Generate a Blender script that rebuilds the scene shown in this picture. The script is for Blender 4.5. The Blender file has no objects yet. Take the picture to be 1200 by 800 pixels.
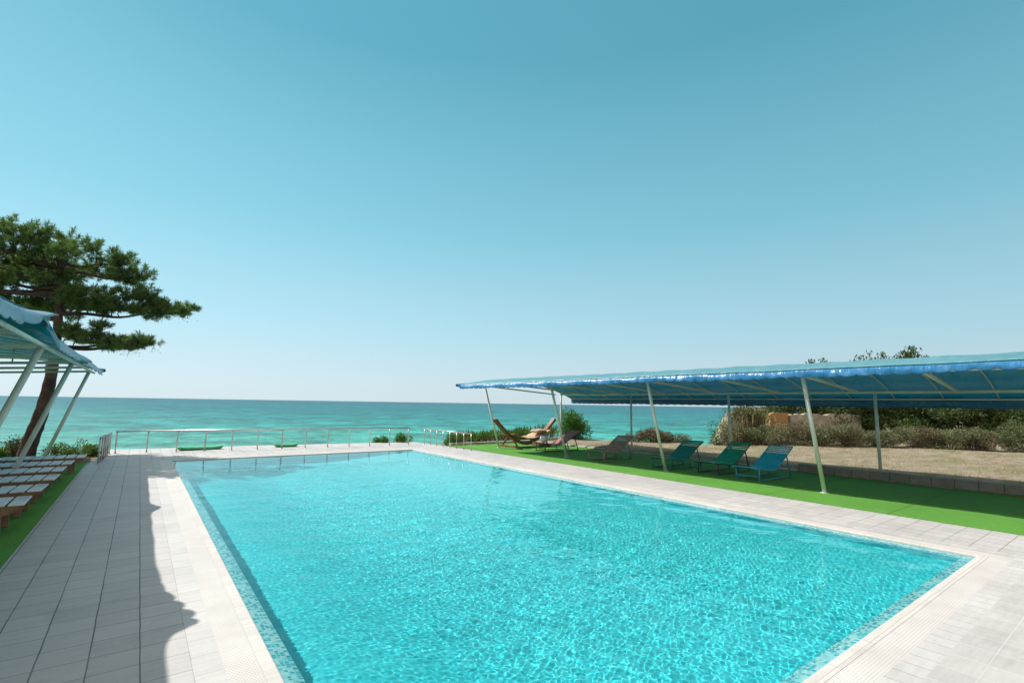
import bpy, bmesh, math, random
import numpy as np
from mathutils import Vector, Matrix, Quaternion
random.seed(7); RNG = np.random.default_rng(7)
S = bpy.context.scene
COL = S.collection
PI = math.pi

# ------------------------------------------------------------------ helpers
class MB:
    """collects shapes and links them as one mesh object"""
    def __init__(self): self.v = []; self.f = []; self.smooth = False
    def add(self, vs, fs):
        n = len(self.v); self.v.extend(tuple(p) for p in vs); self.f.extend(tuple(i + n for i in f) for f in fs); return self
    def box(self, lo, hi, M=None, bev=0.0):
        bm = bmesh.new(); bmesh.ops.create_cube(bm, size=1.0)
        lo = Vector(lo); hi = Vector(hi); c = (lo + hi) / 2; d = hi - lo
        for v in bm.verts: v.co = Vector((v.co.x * d.x, v.co.y * d.y, v.co.z * d.z)) + c
        if bev > 0: bmesh.ops.bevel(bm, geom=list(bm.edges), offset=bev, segments=2, affect='EDGES', profile=.6)
        if M is not None: bm.transform(M)
        bm.verts.index_update()
        self.add([v.co[:] for v in bm.verts], [[v.index for v in f.verts] for f in bm.faces]); bm.free(); return self
    def tube(self, pts, r, n=8, cap=True):
        pts = [Vector(p) for p in pts]; k = len(pts)
        rs = r if hasattr(r, '__len__') else [r] * k
        vs = []; ref = None
        for i, p in enumerate(pts):
            t = (pts[min(i + 1, k - 1)] - pts[max(i - 1, 0)]).normalized()
            if ref is None: ref = t.orthogonal().normalized()
            ref = (ref - t * ref.dot(t))
            ref = ref.normalized() if ref.length > 1e-6 else t.orthogonal().normalized()
            b = t.cross(ref)
            for j in range(n):
                a = 2 * PI * j / n; vs.append(p + (ref * math.cos(a) + b * math.sin(a)) * rs[i])
        fs = []
        for i in range(k - 1):
            for j in range(n):
                a = i * n + j; b2 = i * n + (j + 1) % n; fs.append((a, b2, b2 + n, a + n))
        if cap: fs.append(tuple(reversed(range(n)))); fs.append(tuple(range((k - 1) * n, k * n)))
        return self.add(vs, fs)
    def grid(self, rows):
        m = len(rows); n = len(rows[0])
        vs = [p for r in rows for p in r]
        fs = [(i * n + j, i * n + j + 1, (i + 1) * n + j + 1, (i + 1) * n + j) for i in range(m - 1) for j in range(n - 1)]
        return self.add(vs, fs)
    def build(self, name, mat, parent=None, smooth=False, solid=0):
        me = bpy.data.meshes.new(name); me.from_pydata(self.v, [], self.f); me.update()
        if smooth: me.shade_smooth()
        ob = bpy.data.objects.new(name, me); COL.objects.link(ob)
        for m in (mat if isinstance(mat, (list, tuple)) else [mat]): me.materials.append(m)
        if parent is not None: ob.parent = parent
        if solid:
            md = ob.modifiers.new('thickness', 'SOLIDIFY'); md.thickness = solid; md.offset = 0
        return ob

def tag(o, label=None, cat=None, group=None, kind=None):
    if label: o['label'] = label
    if cat: o['category'] = cat
    if group: o['group'] = group
    if kind: o['kind'] = kind
    return o
def empty(name, loc, rz=0):
    o = bpy.data.objects.new(name, None); COL.objects.link(o); o.location = loc; o.rotation_euler = (0, 0, rz); return o
def copy_tree(o, parent=None):
    c = o.copy(); COL.objects.link(c)
    if parent is not None: c.parent = parent
    for ch in [k for k in bpy.data.objects if k.parent == o]: copy_tree(ch, c)
    return c

# ------------------------------------------------------------------ materials
def newmat(name):
    m = bpy.data.materials.new(name); m.use_nodes = True; nt = m.node_tree; nt.nodes.clear()
    out = nt.nodes.new('ShaderNodeOutputMaterial'); return m, nt, out
class N:
    def __init__(s, nt): s.nt = nt
    def __call__(s, typ, ins=None, **kw):
        n = s.nt.nodes.new('ShaderNode' + typ)
        for k, v in kw.items(): setattr(n, k, v)
        for k, v in (ins or {}).items():
            if isinstance(v, bpy.types.NodeSocket): s.nt.links.new(v, n.inputs[k])
            else: n.inputs[k].default_value = v
        return n
    def math(s, op, a, b=0.0, c=None):
        ins = {0: a, 1: b}
        if c is not None: ins[2] = c
        return s('Math', ins, operation=op).outputs[0]
    def mix(s, fac, a, b, blend='MIX'):
        n = s.nt.nodes.new('ShaderNodeMix'); n.data_type = 'RGBA'; n.blend_type = blend
        for i, v in ((0, fac), (6, a), (7, b)):
            if isinstance(v, bpy.types.NodeSocket): s.nt.links.new(v, n.inputs[i])
            else: n.inputs[i].default_value = v if i == 0 else (tuple(v) + (1,))[:4]
        return n.outputs[2]
    def ramp(s, fac, stops, interp='LINEAR'):
        n = s.nt.nodes.new('ShaderNodeValToRGB'); cr = n.color_ramp; cr.interpolation = interp
        while len(cr.elements) < len(stops): cr.elements.new(.5)
        for e, (p, c) in zip(cr.elements, stops):
            e.position = p; e.color = (tuple(c) + (1,))[:4] if hasattr(c, '__len__') else (c, c, c, 1)
        s.nt.links.new(fac, n.inputs[0]); return n.outputs[0]
    def noise(s, vec, scale, detail=4, rough=.55, out=0):
        n = s('TexNoise', {'Scale': scale, 'Detail': detail, 'Roughness': rough})
        if vec is not None: s.nt.links.new(vec, n.inputs['Vector'])
        return n.outputs[out]

def mat(name, base, rough=.6, var=.18, vscale=3.0, bump=.15, bscale=60, spec=.4, metal=0, island=0.0, second=None, trans=None, fine=0.0):
    """a principled surface whose colour wanders with noise (wear, dirt), with a fine bump"""
    m, nt, out = newmat(name); n = N(nt)
    pos = n('NewGeometry').outputs['Position']
    oc = n('TexCoord').outputs['Object']
    f1 = n.noise(oc, vscale, 6, .6)
    dark = tuple(c * (1 - var) for c in base); lite = tuple(min(1, c * (1 + var)) for c in base)
    col = n.ramp(f1, [(.3, dark), (.7, lite)])
    if second:
        f2 = n.noise(oc, vscale * .37, 5, .65)
        col = n.mix(n.ramp(f2, [(.45, 0.0), (.62, 1.0)]), col, second)
    if fine:
        f3 = n.noise(oc, vscale * 22, 3, .6)
        col = n.mix(fine, col, n.ramp(f3, [(.3, .25), (.7, 1.0)]), 'MULTIPLY')
    if island:
        r = n('NewGeometry').outputs['Random Per Island']
        hv = n('HueSaturation', {'Hue': n.math('MULTIPLY_ADD', r, .05 * island, .5 - .025 * island), 'Saturation': 1.0,
                                 'Value': n.math('MULTIPLY_ADD', r, .9 * island, 1 - .45 * island), 'Color': col}); col = hv.outputs[0]
    p = n('BsdfPrincipled', {'Base Color': col, 'Roughness': rough, 'Metallic': metal, 'Specular IOR Level': spec})
    if bump:
        b = n('Bump', {'Strength': bump, 'Distance': .01, 'Height': n.noise(oc, bscale, 3)}); nt.links.new(b.outputs[0], p.inputs['Normal'])
    sh = p.outputs[0]
    if trans:
        t = n('BsdfTranslucent', {'Color': tuple(trans) + (1,)}); a = n('MixShader', {0: .35, 1: sh, 2: t.outputs[0]}); sh = a.outputs[0]
    nt.links.new(sh, out.inputs[0]); return m

def tile_mat(name, base, joint, size=.27, jw=.006, size_y=None, ox=0.0, oy=0.0, var=.06):
    m, nt, out = newmat(name); n = N(nt)
    pos = n('NewGeometry').outputs['Position']
    sp = n('SeparateXYZ', {0: pos}); sy = size_y or size
    jig = n.noise(n('Mapping', {'Vector': pos, 'Scale': (1.5, 3.0, 1)}).outputs[0], 1.0, 3, .6)
    jig2 = n.math('MULTIPLY_ADD', jig, .012, -.006)
    fx = n.math('DIVIDE', n.math('SUBTRACT', n.math('ADD', sp.outputs[0], jig2), ox), size); fy = n.math('DIVIDE', n.math('SUBTRACT', n.math('ADD', sp.outputs[1], jig2), oy), sy)
    wob = n.noise(pos, 1.3, 2)
    def line(f, w):
        a = n.math('ABSOLUTE', n.math('SUBTRACT', n.math('FRACT', f), .5))
        return n.math('GREATER_THAN', a, .5 - w)
    jx = line(fx, jw / size); jy = line(fy, jw * .85 / sy)
    cell = n('CombineXYZ', {0: n.math('FLOOR', fx), 1: n.math('FLOOR', fy)})
    rnd = n('TexWhiteNoise', {'Vector': cell.outputs[0]}, noise_dimensions='3D').outputs['Value']
    big = n.noise(pos, .55, 6, .62); fine = n.noise(pos, 42, 4, .7); streak = n.noise(n('Mapping', {'Vector': pos, 'Scale': (3, 26, 1)}).outputs[0], 1.0, 4, .6)
    v = n.math('ADD', n.math('MULTIPLY_ADD', rnd, .12, .94), n.math('MULTIPLY_ADD', big, .40, -.20))
    v = n.math('ADD', v, n.math('MULTIPLY_ADD', fine, .22, -.11)); v = n.math('ADD', v, n.math('MULTIPLY_ADD', streak, .34, -.17))
    col = n('VectorMath', {0: tuple(base), 'Scale': v}, operation='SCALE').outputs[0]
    stain = n.ramp(n.noise(pos, 1.7, 7, .68), [(.54, 0.0), (.74, .42)])
    col = n.mix(stain, col, tuple(c * .55 for c in base))
    jn = n.math('MULTIPLY', jx, n.math('MULTIPLY_ADD', wob, .9, .35))
    jn = n.math('MULTIPLY', jn, 1.15)
    jm = n.math('MAXIMUM', jn, n.math('MULTIPLY', jy, n.math('MULTIPLY_ADD', big, 1.5, -.05)))
    jm = n.math('MINIMUM', n.math('MAXIMUM', jm, 0.0), 1.0)
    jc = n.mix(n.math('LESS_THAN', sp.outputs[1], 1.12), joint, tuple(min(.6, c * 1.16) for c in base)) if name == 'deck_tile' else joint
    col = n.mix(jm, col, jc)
    p = n('BsdfPrincipled', {'Base Color': col, 'Roughness': n.math('MULTIPLY_ADD', big, .3, .38), 'Specular IOR Level': .4})
    h = n.math('SUBTRACT', n.math('MULTIPLY', fine, .35), n.math('MULTIPLY', jm, 1.0))
    b = n('Bump', {'Strength': .35, 'Distance': .004, 'Height': h}); nt.links.new(b.outputs[0], p.inputs['Normal'])
    nt.links.new(p.outputs[0], out.inputs[0]); return m

def mosaic_mat(name, stops, cell=.03, grout=(.55, .72, .75), gw=.07, soft=0.0):
    m, nt, out = newmat(name); n = N(nt)
    pos = n('NewGeometry').outputs['Position']
    sc = n('VectorMath', {0: pos, 'Scale': 1 / cell}, operation='SCALE').outputs[0]
    off = n('VectorMath', {0: sc, 1: (.013, .017, .31)}, operation='ADD').outputs[0]
    fl = n('VectorMath', {0: off}, operation='FLOOR').outputs[0]
    fr = n('VectorMath', {0: off}, operation='FRACTION').outputs[0]
    w = n('TexWhiteNoise', {'Vector': fl}, noise_dimensions='3D').outputs['Value']
    col = n.ramp(w, stops)
    s3 = n('SeparateXYZ', {0: fr})
    g = n.math('MAXIMUM', n.math('GREATER_THAN', n.math('ABSOLUTE', n.math('SUBTRACT', s3.outputs[0], .5)), .5 - gw), n.math('GREATER_THAN', n.math('ABSOLUTE', n.math('SUBTRACT', s3.outputs[1], .5)), .5 - gw))
    col = n.mix(n.math('MULTIPLY', g, .8), col, grout)
    big = n.noise(pos, .8, 5, .6)
    col = n.mix(.25, col, n.ramp(big, [(.3, .55), (.7, 1.0)]), 'MULTIPLY')
    p = n('BsdfPrincipled', {'Base Color': col, 'Roughness': .4, 'Specular IOR Level': .3})
    nt.links.new(p.outputs[0], out.inputs[0]); return m

M = {}
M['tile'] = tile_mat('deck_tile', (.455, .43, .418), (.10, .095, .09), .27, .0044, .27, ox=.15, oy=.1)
M['coping'] = tile_mat('coping_stone', (.55, .515, .48), (.34, .30, .27), .6, .003, .3, ox=.86)
M['white_tile'] = tile_mat('white_tile', (.49, .47, .455), (.22, .21, .20), .17, .003, .27, ox=.415)
# overflow grate: small raised pips with dark slots
def grate_mat():
    m, nt, out = newmat('overflow_grate'); n = N(nt)
    pos = n('NewGeometry').outputs['Position']; sp = n('SeparateXYZ', {0: pos})
    def bars(s, d, w):
        return n.math('LESS_THAN', n.math('ABSOLUTE', n.math('SUBTRACT', n.math('FRACT', n.math('DIVIDE', s, d)), .5)), w)
    row = n.math('FLOOR', n.math('DIVIDE', sp.outputs[1], .021))
    shx = n.math('ADD', sp.outputs[0], n.math('MULTIPLY', n.math('FLOORED_MODULO', row, 2.0), .0125))
    bx = bars(shx, .025, .22); by = bars(sp.outputs[1], .021, .25)
    hole = n.math('MULTIPLY', bx, by)
    big = n.noise(pos, 2.2, 5, .6)
    base = n.ramp(big, [(.3, (.52, .48, .45)), (.7, (.62, .585, .555))])
    col = n.mix(n.math('MULTIPLY', hole, .4), base, (.22, .18, .165))
    p = n('BsdfPrincipled', {'Base Color': col, 'Roughness': .5})
    b = n('Bump', {'Strength': .5, 'Distance': .004, 'Height': n.math('SUBTRACT', 1.0, hole)}); nt.links.new(b.outputs[0], p.inputs['Normal'])
    nt.links.new(p.outputs[0], out.inputs[0]); return m
M['grate'] = grate_mat()
M['liner'] = mosaic_mat('pool_liner', [(.0, (.045, .58, .65)), (.5, (.075, .66, .72)), (1.0, (.12, .73, .78))], .05, (.12, .67, .72), .05)
M['mosaic'] = mosaic_mat('edge_mosaic', [(.0, (.04, .42, .52)), (.35, (.08, .56, .66)), (.5, (.45, .78, .82)), (1.0, (.80, .88, .88))], .03, (.72, .82, .82), .09)

def turf_mat():
    m, nt, out = newmat('artificial_turf'); n = N(nt)
    pos = n('NewGeometry').outputs['Position']
    f = n.noise(pos, 240, 3, .7); b = n.noise(pos, .9, 5, .6); st = n.noise(n('Mapping', {'Vector': pos, 'Scale': (40, 4, 1)}).outputs[0], 1, 3)
    v = n.math('ADD', n.math('MULTIPLY_ADD', f, .5, .6), n.math('MULTIPLY_ADD', b, .34, -.1)); v = n.math('ADD', v, n.math('MULTIPLY_ADD', st, .14, -.12))
    sy = n('SeparateXYZ', {0: pos}).outputs[1]
    seam = n.math('LESS_THAN', n.math('ABSOLUTE', n.math('SUBTRACT', n.math('FRACT', n.math('DIVIDE', n.math('ADD', sy, n.math('MULTIPLY', b, .08)), 2.0)), .5)), .006)
    v = n.math('SUBTRACT', v, n.math('MULTIPLY', seam, .3))
    v = n.math('ADD', v, n.math('MULTIPLY_ADD', n.noise(pos, 9, 5, .7), .36, -.18))
    col = n('VectorMath', {0: (.112, .305, .048), 'Scale': v}, operation='SCALE').outputs[0]
    p = n('BsdfPrincipled', {'Base Color': col, 'Roughness': .8, 'Specular IOR Level': .15})
    bp = n('Bump', {'Strength': .6, 'Distance': .01, 'Height': f}); nt.links.new(bp.outputs[0], p.inputs['Normal'])
    nt.links.new(p.outputs[0], out.inputs[0]); return m
M['turf'] = turf_mat()

def fabric_mat(name, base, trans, tf=.4, rough=.35, spec=.5, under=None):
    m, nt, out = newmat(name); n = N(nt)
    pos = n('NewGeometry').outputs['Position']
    big = n.noise(pos, 1.1, 5, .6); dirt = n.noise(pos, 6, 6, .7)
    col = n.mix(n.ramp(big, [(.35, 0.0), (.75, .5)]), base, tuple(min(1, c * 1.35 + .05) for c in base))
    col = n.mix(n.ramp(dirt, [(.55, 0.0), (.8, .35)]), col, (.55, .62, .64))
    if under:      # teal of sun coming through the cloth is painted into the lower face
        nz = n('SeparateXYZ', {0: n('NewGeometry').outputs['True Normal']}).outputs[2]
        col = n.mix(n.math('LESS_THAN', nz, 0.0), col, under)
    p = n('BsdfPrincipled', {'Base Color': col, 'Roughness': rough, 'Specular IOR Level': spec})
    st = n('Mapping', {'Vector': pos, 'Scale': (3, 5, 2)}).outputs[0]
    bp = n('Bump', {'Strength': .6, 'Distance': .06, 'Height': n.noise(st, 1.3, 3, .5)}); nt.links.new(bp.outputs[0], p.inputs['Normal'])
    t = n('BsdfTranslucent', {'Color': tuple(trans) + (1,)})
    a = n('MixShader', {0: tf, 1: p.outputs[0], 2: t.outputs[0]}); nt.links.new(a.outputs[0], out.inputs[0]); return m
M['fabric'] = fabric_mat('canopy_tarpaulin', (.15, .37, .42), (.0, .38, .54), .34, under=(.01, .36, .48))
M['valance'] = fabric_mat('valance_tarpaulin', (.022, .20, .43), (.02, .2, .36), .22, .33, .6)
M['valance_pale'] = fabric_mat('pale_valance_tarpaulin', (.30, .50, .62), (.28, .5, .62), .35, .3, .6)
M['valance_rear'] = fabric_mat('rear_valance_tarpaulin', (.02, .13, .26), (.02, .12, .2), .08, .4, .4)
M['trim_black'] = mat('black_rubber', (.03, .03, .035), .6)
M['pipe'] = mat('white_painted_pipe', (.62, .66, .60), .45, .12, 2.5, .1, 80, second=(.52, .55, .47))
M['pipe_grey'] = mat('grey_galvanised_pipe', (.42, .46, .46), .4, .12, 2.5, .1, 80)
M['steel'] = mat('railing_steel', (.55, .54, .52), .3, .15, 4, .05, 90, metal=.75, second=(.42, .36, .32))
M['bed_wood'] = mat('stained_brown_wood', (.26, .14, .08), .55, .35, 5, .3, 30, second=(.17, .085, .05))
M['slat_white'] = mat('weathered_white_board', (.76, .77, .78), .6, .12, 5, .3, 40, second=(.5, .5, .5))
M['hammock_wood'] = mat('varnished_wood', (.24, .11, .045), .45, .3, 6, .3, 30, second=(.15, .065, .03))
M['pink_cloth'] = mat('faded_pink_cloth', (.52, .30, .24), .9, .2, 9, .4, 60, second=(.62, .50, .42))
M['cream_cloth'] = mat('cream_cloth', (.50, .36, .24), .9, .2, 7, .4, 60, second=(.36, .20, .11))
M['white_cloth'] = mat('white_towelling', (.78, .76, .76), .95, .08, 12, .6, 50)
M['teal_blue'] = mat('blue_painted_slat', (.03, .37, .48), .45, .2, 6, .1, 60)
M['green_slat'] = mat('green_painted_slat', (.02, .30, .18), .45, .25, 6, .1, 60)
M['green_dark'] = mat('dark_green_painted_slat', (.02, .20, .16), .45, .25, 6, .1, 60)
M['brown_slat'] = mat('brown_slat', (.30, .20, .15), .55, .25, 6, .1, 60)
M['red_slat'] = mat('faded_maroon_slat', (.36, .12, .13), .55, .25, 6, .1, 60)
M['grey_leg'] = mat('brown_grey_leg', (.30, .24, .20), .5, .2, 6)
M['dark_leg'] = mat('dark_metal_leg', (.045, .07, .075), .5, .2, 6)
M['green_leg'] = mat('green_metal_leg', (.03, .20, .15), .5, .2, 6)
M['blue_leg'] = mat('blue_metal_leg', (.05, .30, .42), .5, .2, 6)
M['float_top'] = mat('green_foam', (.10, .50, .24), .7, .15, 5)
M['float_side'] = mat('dark_green_foam', (.03, .24, .12), .7, .15, 5)
M['bark'] = mat('pine_bark', (.085, .05, .04), .9, .5, 6, 1.0, 18, second=(.035, .024, .02))
M['twig'] = mat('dry_twig', (.16, .11, .075), .9, .35, 6, .4, 30)
M['needle'] = mat('pine_needles', (.115, .165, .055), .55, .4, 1.3, 0, spec=.3, island=.8, trans=(.12, .22, .04))
M['dry_needle'] = mat('dry_pine_needles', (.11, .075, .03), .7, .4, 1.3, 0, island=.7)
M['leaf'] = mat('broad_leaf', (.055, .15, .025), .5, .35, 1.7, 0, spec=.35, island=.9, trans=(.09, .20, .02))
M['leaf_light'] = mat('pale_leaf', (.10, .17, .035), .55, .35, 1.7, 0, island=.9, trans=(.12, .20, .03))
M['scrub'] = mat('grey_scrub_leaf', (.15, .165, .075), .8, .35, 1.1, 0, island=.9, second=(.18, .16, .09))
M['scrub_green'] = mat('olive_scrub_leaf', (.10, .125, .045), .7, .35, 1.1, 0, island=.9)
M['scrub_brown'] = mat('brown_scrub_leaf', (.165, .135, .078), .9, .35, 1.3, 0, island=.9)
M['tree_leaf'] = mat('far_tree_leaf', (.075, .115, .033), .7, .4, .6, 0, island=1.0, trans=(.06, .1, .02))
M['reed_stem'] = mat('dry_reed_stem', (.22, .15, .085), .9, .3, 1.5, 0, island=.9)
M['straw'] = mat('straw_blade', (.36, .27, .14), .9, .3, 1.5, 0, island=.8)
M['concrete'] = mat('concrete_block', (.30, .275, .24), .9, .2, 3, .6, 40, second=(.23, .21, .185), fine=.4)
M['kerb'] = mat('pale_kerb', (.52, .48, .43), .85, .18, 3, .5, 40, second=(.40, .37, .33))
M['clay'] = mat('orange_clay', (.42, .22, .10), .95, .25, 1.5, .8, 12, second=(.34, .19, .10), fine=.5)
M['rubble'] = mat('pale_rubble_stone', (.46, .39, .31), .95, .3, 2.4, 1.0, 7, second=(.34, .28, .22), fine=.5)

# ------------------------------------------------------------------ terrain, sea, sky
EDGE = [(-200, 12), (-80, 15), (-6, 21.2), (9.3, 20.6), (11.5, 19.9), (17.6, 18.6), (18.3, 15.0), (19.6, 12.2), (21, 11.9), (25, 14.2), (30, 17.1), (60, 34), (140, 80), (260, 140)]
def edge_y(x): return np.interp(x, [e[0] for e in EDGE], [e[1] for e in EDGE])
def fnoise(x, y, sc, seed):
    r = np.random.default_rng(seed); z = 0 * x
    for i in range(14):
        a = r.uniform(0, 2 * PI); k = sc * r.uniform(.5, 2.2); z = z + np.sin((x * math.cos(a) + y * math.sin(a)) * k + r.uniform(0, 6.28)) / 14 ** .5
    return z
def land_z(x, y):
    x = np.asarray(x, float); y = np.asarray(y, float)
    top = np.where(x > 14.4, .10, -.10) + fnoise(x, y, .7, 3) * .025 + np.clip((x - 30) / 60, 0, 2) * .6 * np.clip((edge_y(x) - y) / 6, 0, 1)
    d = y - (edge_y(x) + fnoise(x, y, .9, 5) * .35)
    z = top - 7.0 * np.clip(d / 5.0, 0, 1) ** .8
    inside = (x > -.6) & (x < 14.0) & (y < 17.0) & (y > -20) | (x > -.5) & (x < 9.3) & (y < 19.3) & (y > -20)
    lft = (x < -.9) & (x > -8.7) & (y < 16.8) & (y > -20)
    return np.where(inside, -3.2, np.where(lft, -.45, z))
def make_terrain():
    xs = np.concatenate([np.arange(-120, -12, 4.0), np.arange(-12, 44, .5), np.arange(44, 260, 3.0)])
    ys = np.concatenate([np.arange(-120, -12, 4.0), np.arange(-12, 32, .5), np.arange(32, 150, 3.0)])
    X, Y = np.meshgrid(xs, ys); Z = land_z(X, Y)
    mb = MB(); mb.grid([list(zip(X[i], Y[i], Z[i])) for i in range(len(ys))])
    m, nt, out = newmat('dry_ground'); n = N(nt); pos = n('NewGeometry').outputs['Position']
    a = n.noise(pos, .35, 6, .65); b = n.noise(pos, 3.0, 6, .7); c = n.noise(pos, 28, 4, .7)
    col = n.ramp(b, [(.25, (.20, .165, .115)), (.5, (.34, .285, .205)), (.75, (.46, .40, .31))])
    col = n.mix(n.ramp(n.noise(n('Mapping', {'Vector': pos, 'Scale': (.5, 1.3, 1)}).outputs[0], .9, 6, .65), [(.46, 0.0), (.62, .75)]), col, (.205, .205, .10))
    col = n.mix(n.ramp(n.noise(pos, 1.1, 5, .6), [(.58, 0.0), (.70, .7)]), col, (.50, .40, .31))
    col = n.mix(.6, col, n.ramp(c, [(.25, .45), (.7, 1.0)]), 'MULTIPLY')
    p = n('BsdfPrincipled', {'Base Color': col, 'Roughness': .95, 'Specular IOR Level': .1})
    bp = n('Bump', {'Strength': .8, 'Distance': .05, 'Height': n.math('ADD', b, c)}); nt.links.new(bp.outputs[0], p.inputs['Normal'])
    nt.links.new(p.outputs[0], out.inputs[0])
    return tag(mb.build('terrain', m, smooth=True), kind='structure')
make_terrain()

SEA_Z = -4.3
def make_sea():
    m, nt, out = newmat('sea_water'); n = N(nt); pos = n('NewGeometry').outputs['Position']
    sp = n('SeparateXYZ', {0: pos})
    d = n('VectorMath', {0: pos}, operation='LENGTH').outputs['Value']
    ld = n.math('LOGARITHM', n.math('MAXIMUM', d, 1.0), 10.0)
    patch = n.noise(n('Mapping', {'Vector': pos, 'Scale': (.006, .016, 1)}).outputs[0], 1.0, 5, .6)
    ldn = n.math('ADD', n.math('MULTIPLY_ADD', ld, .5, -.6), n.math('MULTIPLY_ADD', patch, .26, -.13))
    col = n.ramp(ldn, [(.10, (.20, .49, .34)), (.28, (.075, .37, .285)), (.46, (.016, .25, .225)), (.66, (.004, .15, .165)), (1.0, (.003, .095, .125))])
    # short wind chop, longer swell; strength fades with distance so that the far sea stays calm
    w1 = n.noise(n('Mapping', {'Vector': pos, 'Rotation': (0, 0, .35), 'Scale': (.42, .34, 1)}).outputs[0], 1.0, 6, .66)
    w2 = n.noise(n('Mapping', {'Vector': pos, 'Rotation': (0, 0, .25), 'Scale': (.016, .024, 1)}).outputs[0], 1.0, 11, .76)
    h = n.math('ADD', n.math('MULTIPLY', w1, .5), n.math('MULTIPLY', w2, 2.2))
    foam = n.ramp(n.noise(n('Mapping', {'Vector': pos, 'Rotation': (0, 0, .3), 'Scale': (.10, .075, 1)}).outputs[0], 1.0, 8, .74), [(.665, 0.0), (.72, .8)])
    foam2 = n.ramp(n.noise(n('Mapping', {'Vector': pos, 'Rotation': (0, 0, .3), 'Scale': (.35, .22, 1)}).outputs[0], 1.0, 6, .72), [(.63, 0.0), (.71, .6)])
    fm = n.math('MAXIMUM', foam, n.math('MULTIPLY', foam2, .6))
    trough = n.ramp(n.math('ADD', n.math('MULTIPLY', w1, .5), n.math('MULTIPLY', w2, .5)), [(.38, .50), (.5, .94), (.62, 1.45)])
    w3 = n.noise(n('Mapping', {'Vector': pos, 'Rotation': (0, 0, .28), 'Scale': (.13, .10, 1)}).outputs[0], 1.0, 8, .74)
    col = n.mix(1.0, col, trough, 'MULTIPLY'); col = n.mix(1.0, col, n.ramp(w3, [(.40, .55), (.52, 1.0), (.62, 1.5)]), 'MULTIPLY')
    col = n.mix(fm, col, (.72, .78, .76))
    p = n('BsdfPrincipled', {'Base Color': col, 'Roughness': .3, 'IOR': 1.2, 'Specular IOR Level': .28})
    bp = n('Bump', {'Strength': 1.0, 'Distance': .9, 'Height': h}); nt.links.new(bp.outputs[0], p.inputs['Normal'])
    nt.links.new(p.outputs[0], out.inputs[0])
    mb = MB(); L = 45000
    mb.add([(-L, -L, SEA_Z), (L, -L, SEA_Z), (L, L, SEA_Z), (-L, L, SEA_Z)], [(0, 1, 2, 3)])
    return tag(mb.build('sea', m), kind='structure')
make_sea()

# sun: a point at height h throws its shadow to (+SX*h, +SY*h)
SX, SY = .50, -.88
SUN_DIR = Vector((-SX, -SY, 1)).normalized()
def make_sky():
    w = bpy.data.worlds.new('World'); S.world = w; w.use_nodes = True; nt = w.node_tree; nt.nodes.clear(); n = N(nt)
    out = nt.nodes.new('ShaderNodeOutputWorld')
    sky = n('TexSky', sky_type='NISHITA'); sky.sun_disc = False
    sky.sun_elevation = math.asin(SUN_DIR.z); sky.sun_rotation = math.atan2(SUN_DIR.x, SUN_DIR.y)
    sky.air_density = 1.0; sky.dust_density = 1.2; sky.ozone_density = 1.0; sky.altitude = 10
    # the day's haze: Nishita's colour drawn towards a pale teal gradient by height, a little brighter round the sun
    d = n('TexCoord').outputs['Generated']; z = n('SeparateXYZ', {0: d}).outputs[2]
    g = n.ramp(z, [(0.0, (.50, .60, .64)), (.035, (.475, .60, .66)), (.14, (.345, .57, .66)), (.33, (.185, .45, .555)), (.60, (.082, .295, .395)), (1.0, (.06, .24, .33))])
    dot = n('VectorMath', {0: d, 1: tuple(SUN_DIR)}, operation='DOT_PRODUCT').outputs['Value']
    glow = n.math('MULTIPLY_ADD', n.math('POWER', n.math('MAXIMUM', n.math('MULTIPLY_ADD', dot, .5, .5), 0.0), 3.0), .36, .85)
    g = n('VectorMath', {0: g, 'Scale': n.math('MULTIPLY', glow, 10.0)}, operation='SCALE').outputs[0]
    # bright neutral fill added to the unseen sky overhead and inland, to lighten shade
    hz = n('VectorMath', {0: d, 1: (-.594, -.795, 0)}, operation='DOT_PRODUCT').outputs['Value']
    sky_fill = n.math('MAXIMUM', n.ramp(hz, [(.0, 0.0), (.45, 1.0)]), n.ramp(z, [(.70, 0.0), (.92, 1.0)]))
    g = n.mix(n.math('MULTIPLY', sky_fill, .9), g, (6.6, 5.8, 5.2))
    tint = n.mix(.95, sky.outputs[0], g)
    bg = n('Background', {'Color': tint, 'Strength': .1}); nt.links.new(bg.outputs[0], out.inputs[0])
    L = bpy.data.lights.new('sun', 'SUN'); L.energy = 4.6; L.angle = math.radians(.53); L.color = (1, .955, .89)
    o = bpy.data.objects.new('sun', L); COL.objects.link(o); o.rotation_euler = SUN_DIR.to_track_quat('Z', 'Y').to_euler(); o.location = (-30, 40, 60)
    L.cycles.is_caustics_light = True
    return sky
make_sky()

# ------------------------------------------------------------------ pool and terrace
PX0, PX1, PY0, PY1 = .86, 8.10, 1.56, 16.75       # edge of the coping
WZ = -.025
ring = lambda a: (PX0 - a, PX1 + a, PY0 - a, PY1 + a)
def frame(mb, o, i, z):
    (a0, a1, b0, b1), (c0, c1, d0, d1) = o, i
    mb.add([(a0, b0, z), (a1, b0, z), (a1, b1, z), (a0, b1, z), (c0, d0, z), (c1, d0, z), (c1, d1, z), (c0, d1, z)], [(0, 1, 5, 4), (1, 2, 6, 5), (2, 3, 7, 6), (3, 0, 4, 7)])
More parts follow.
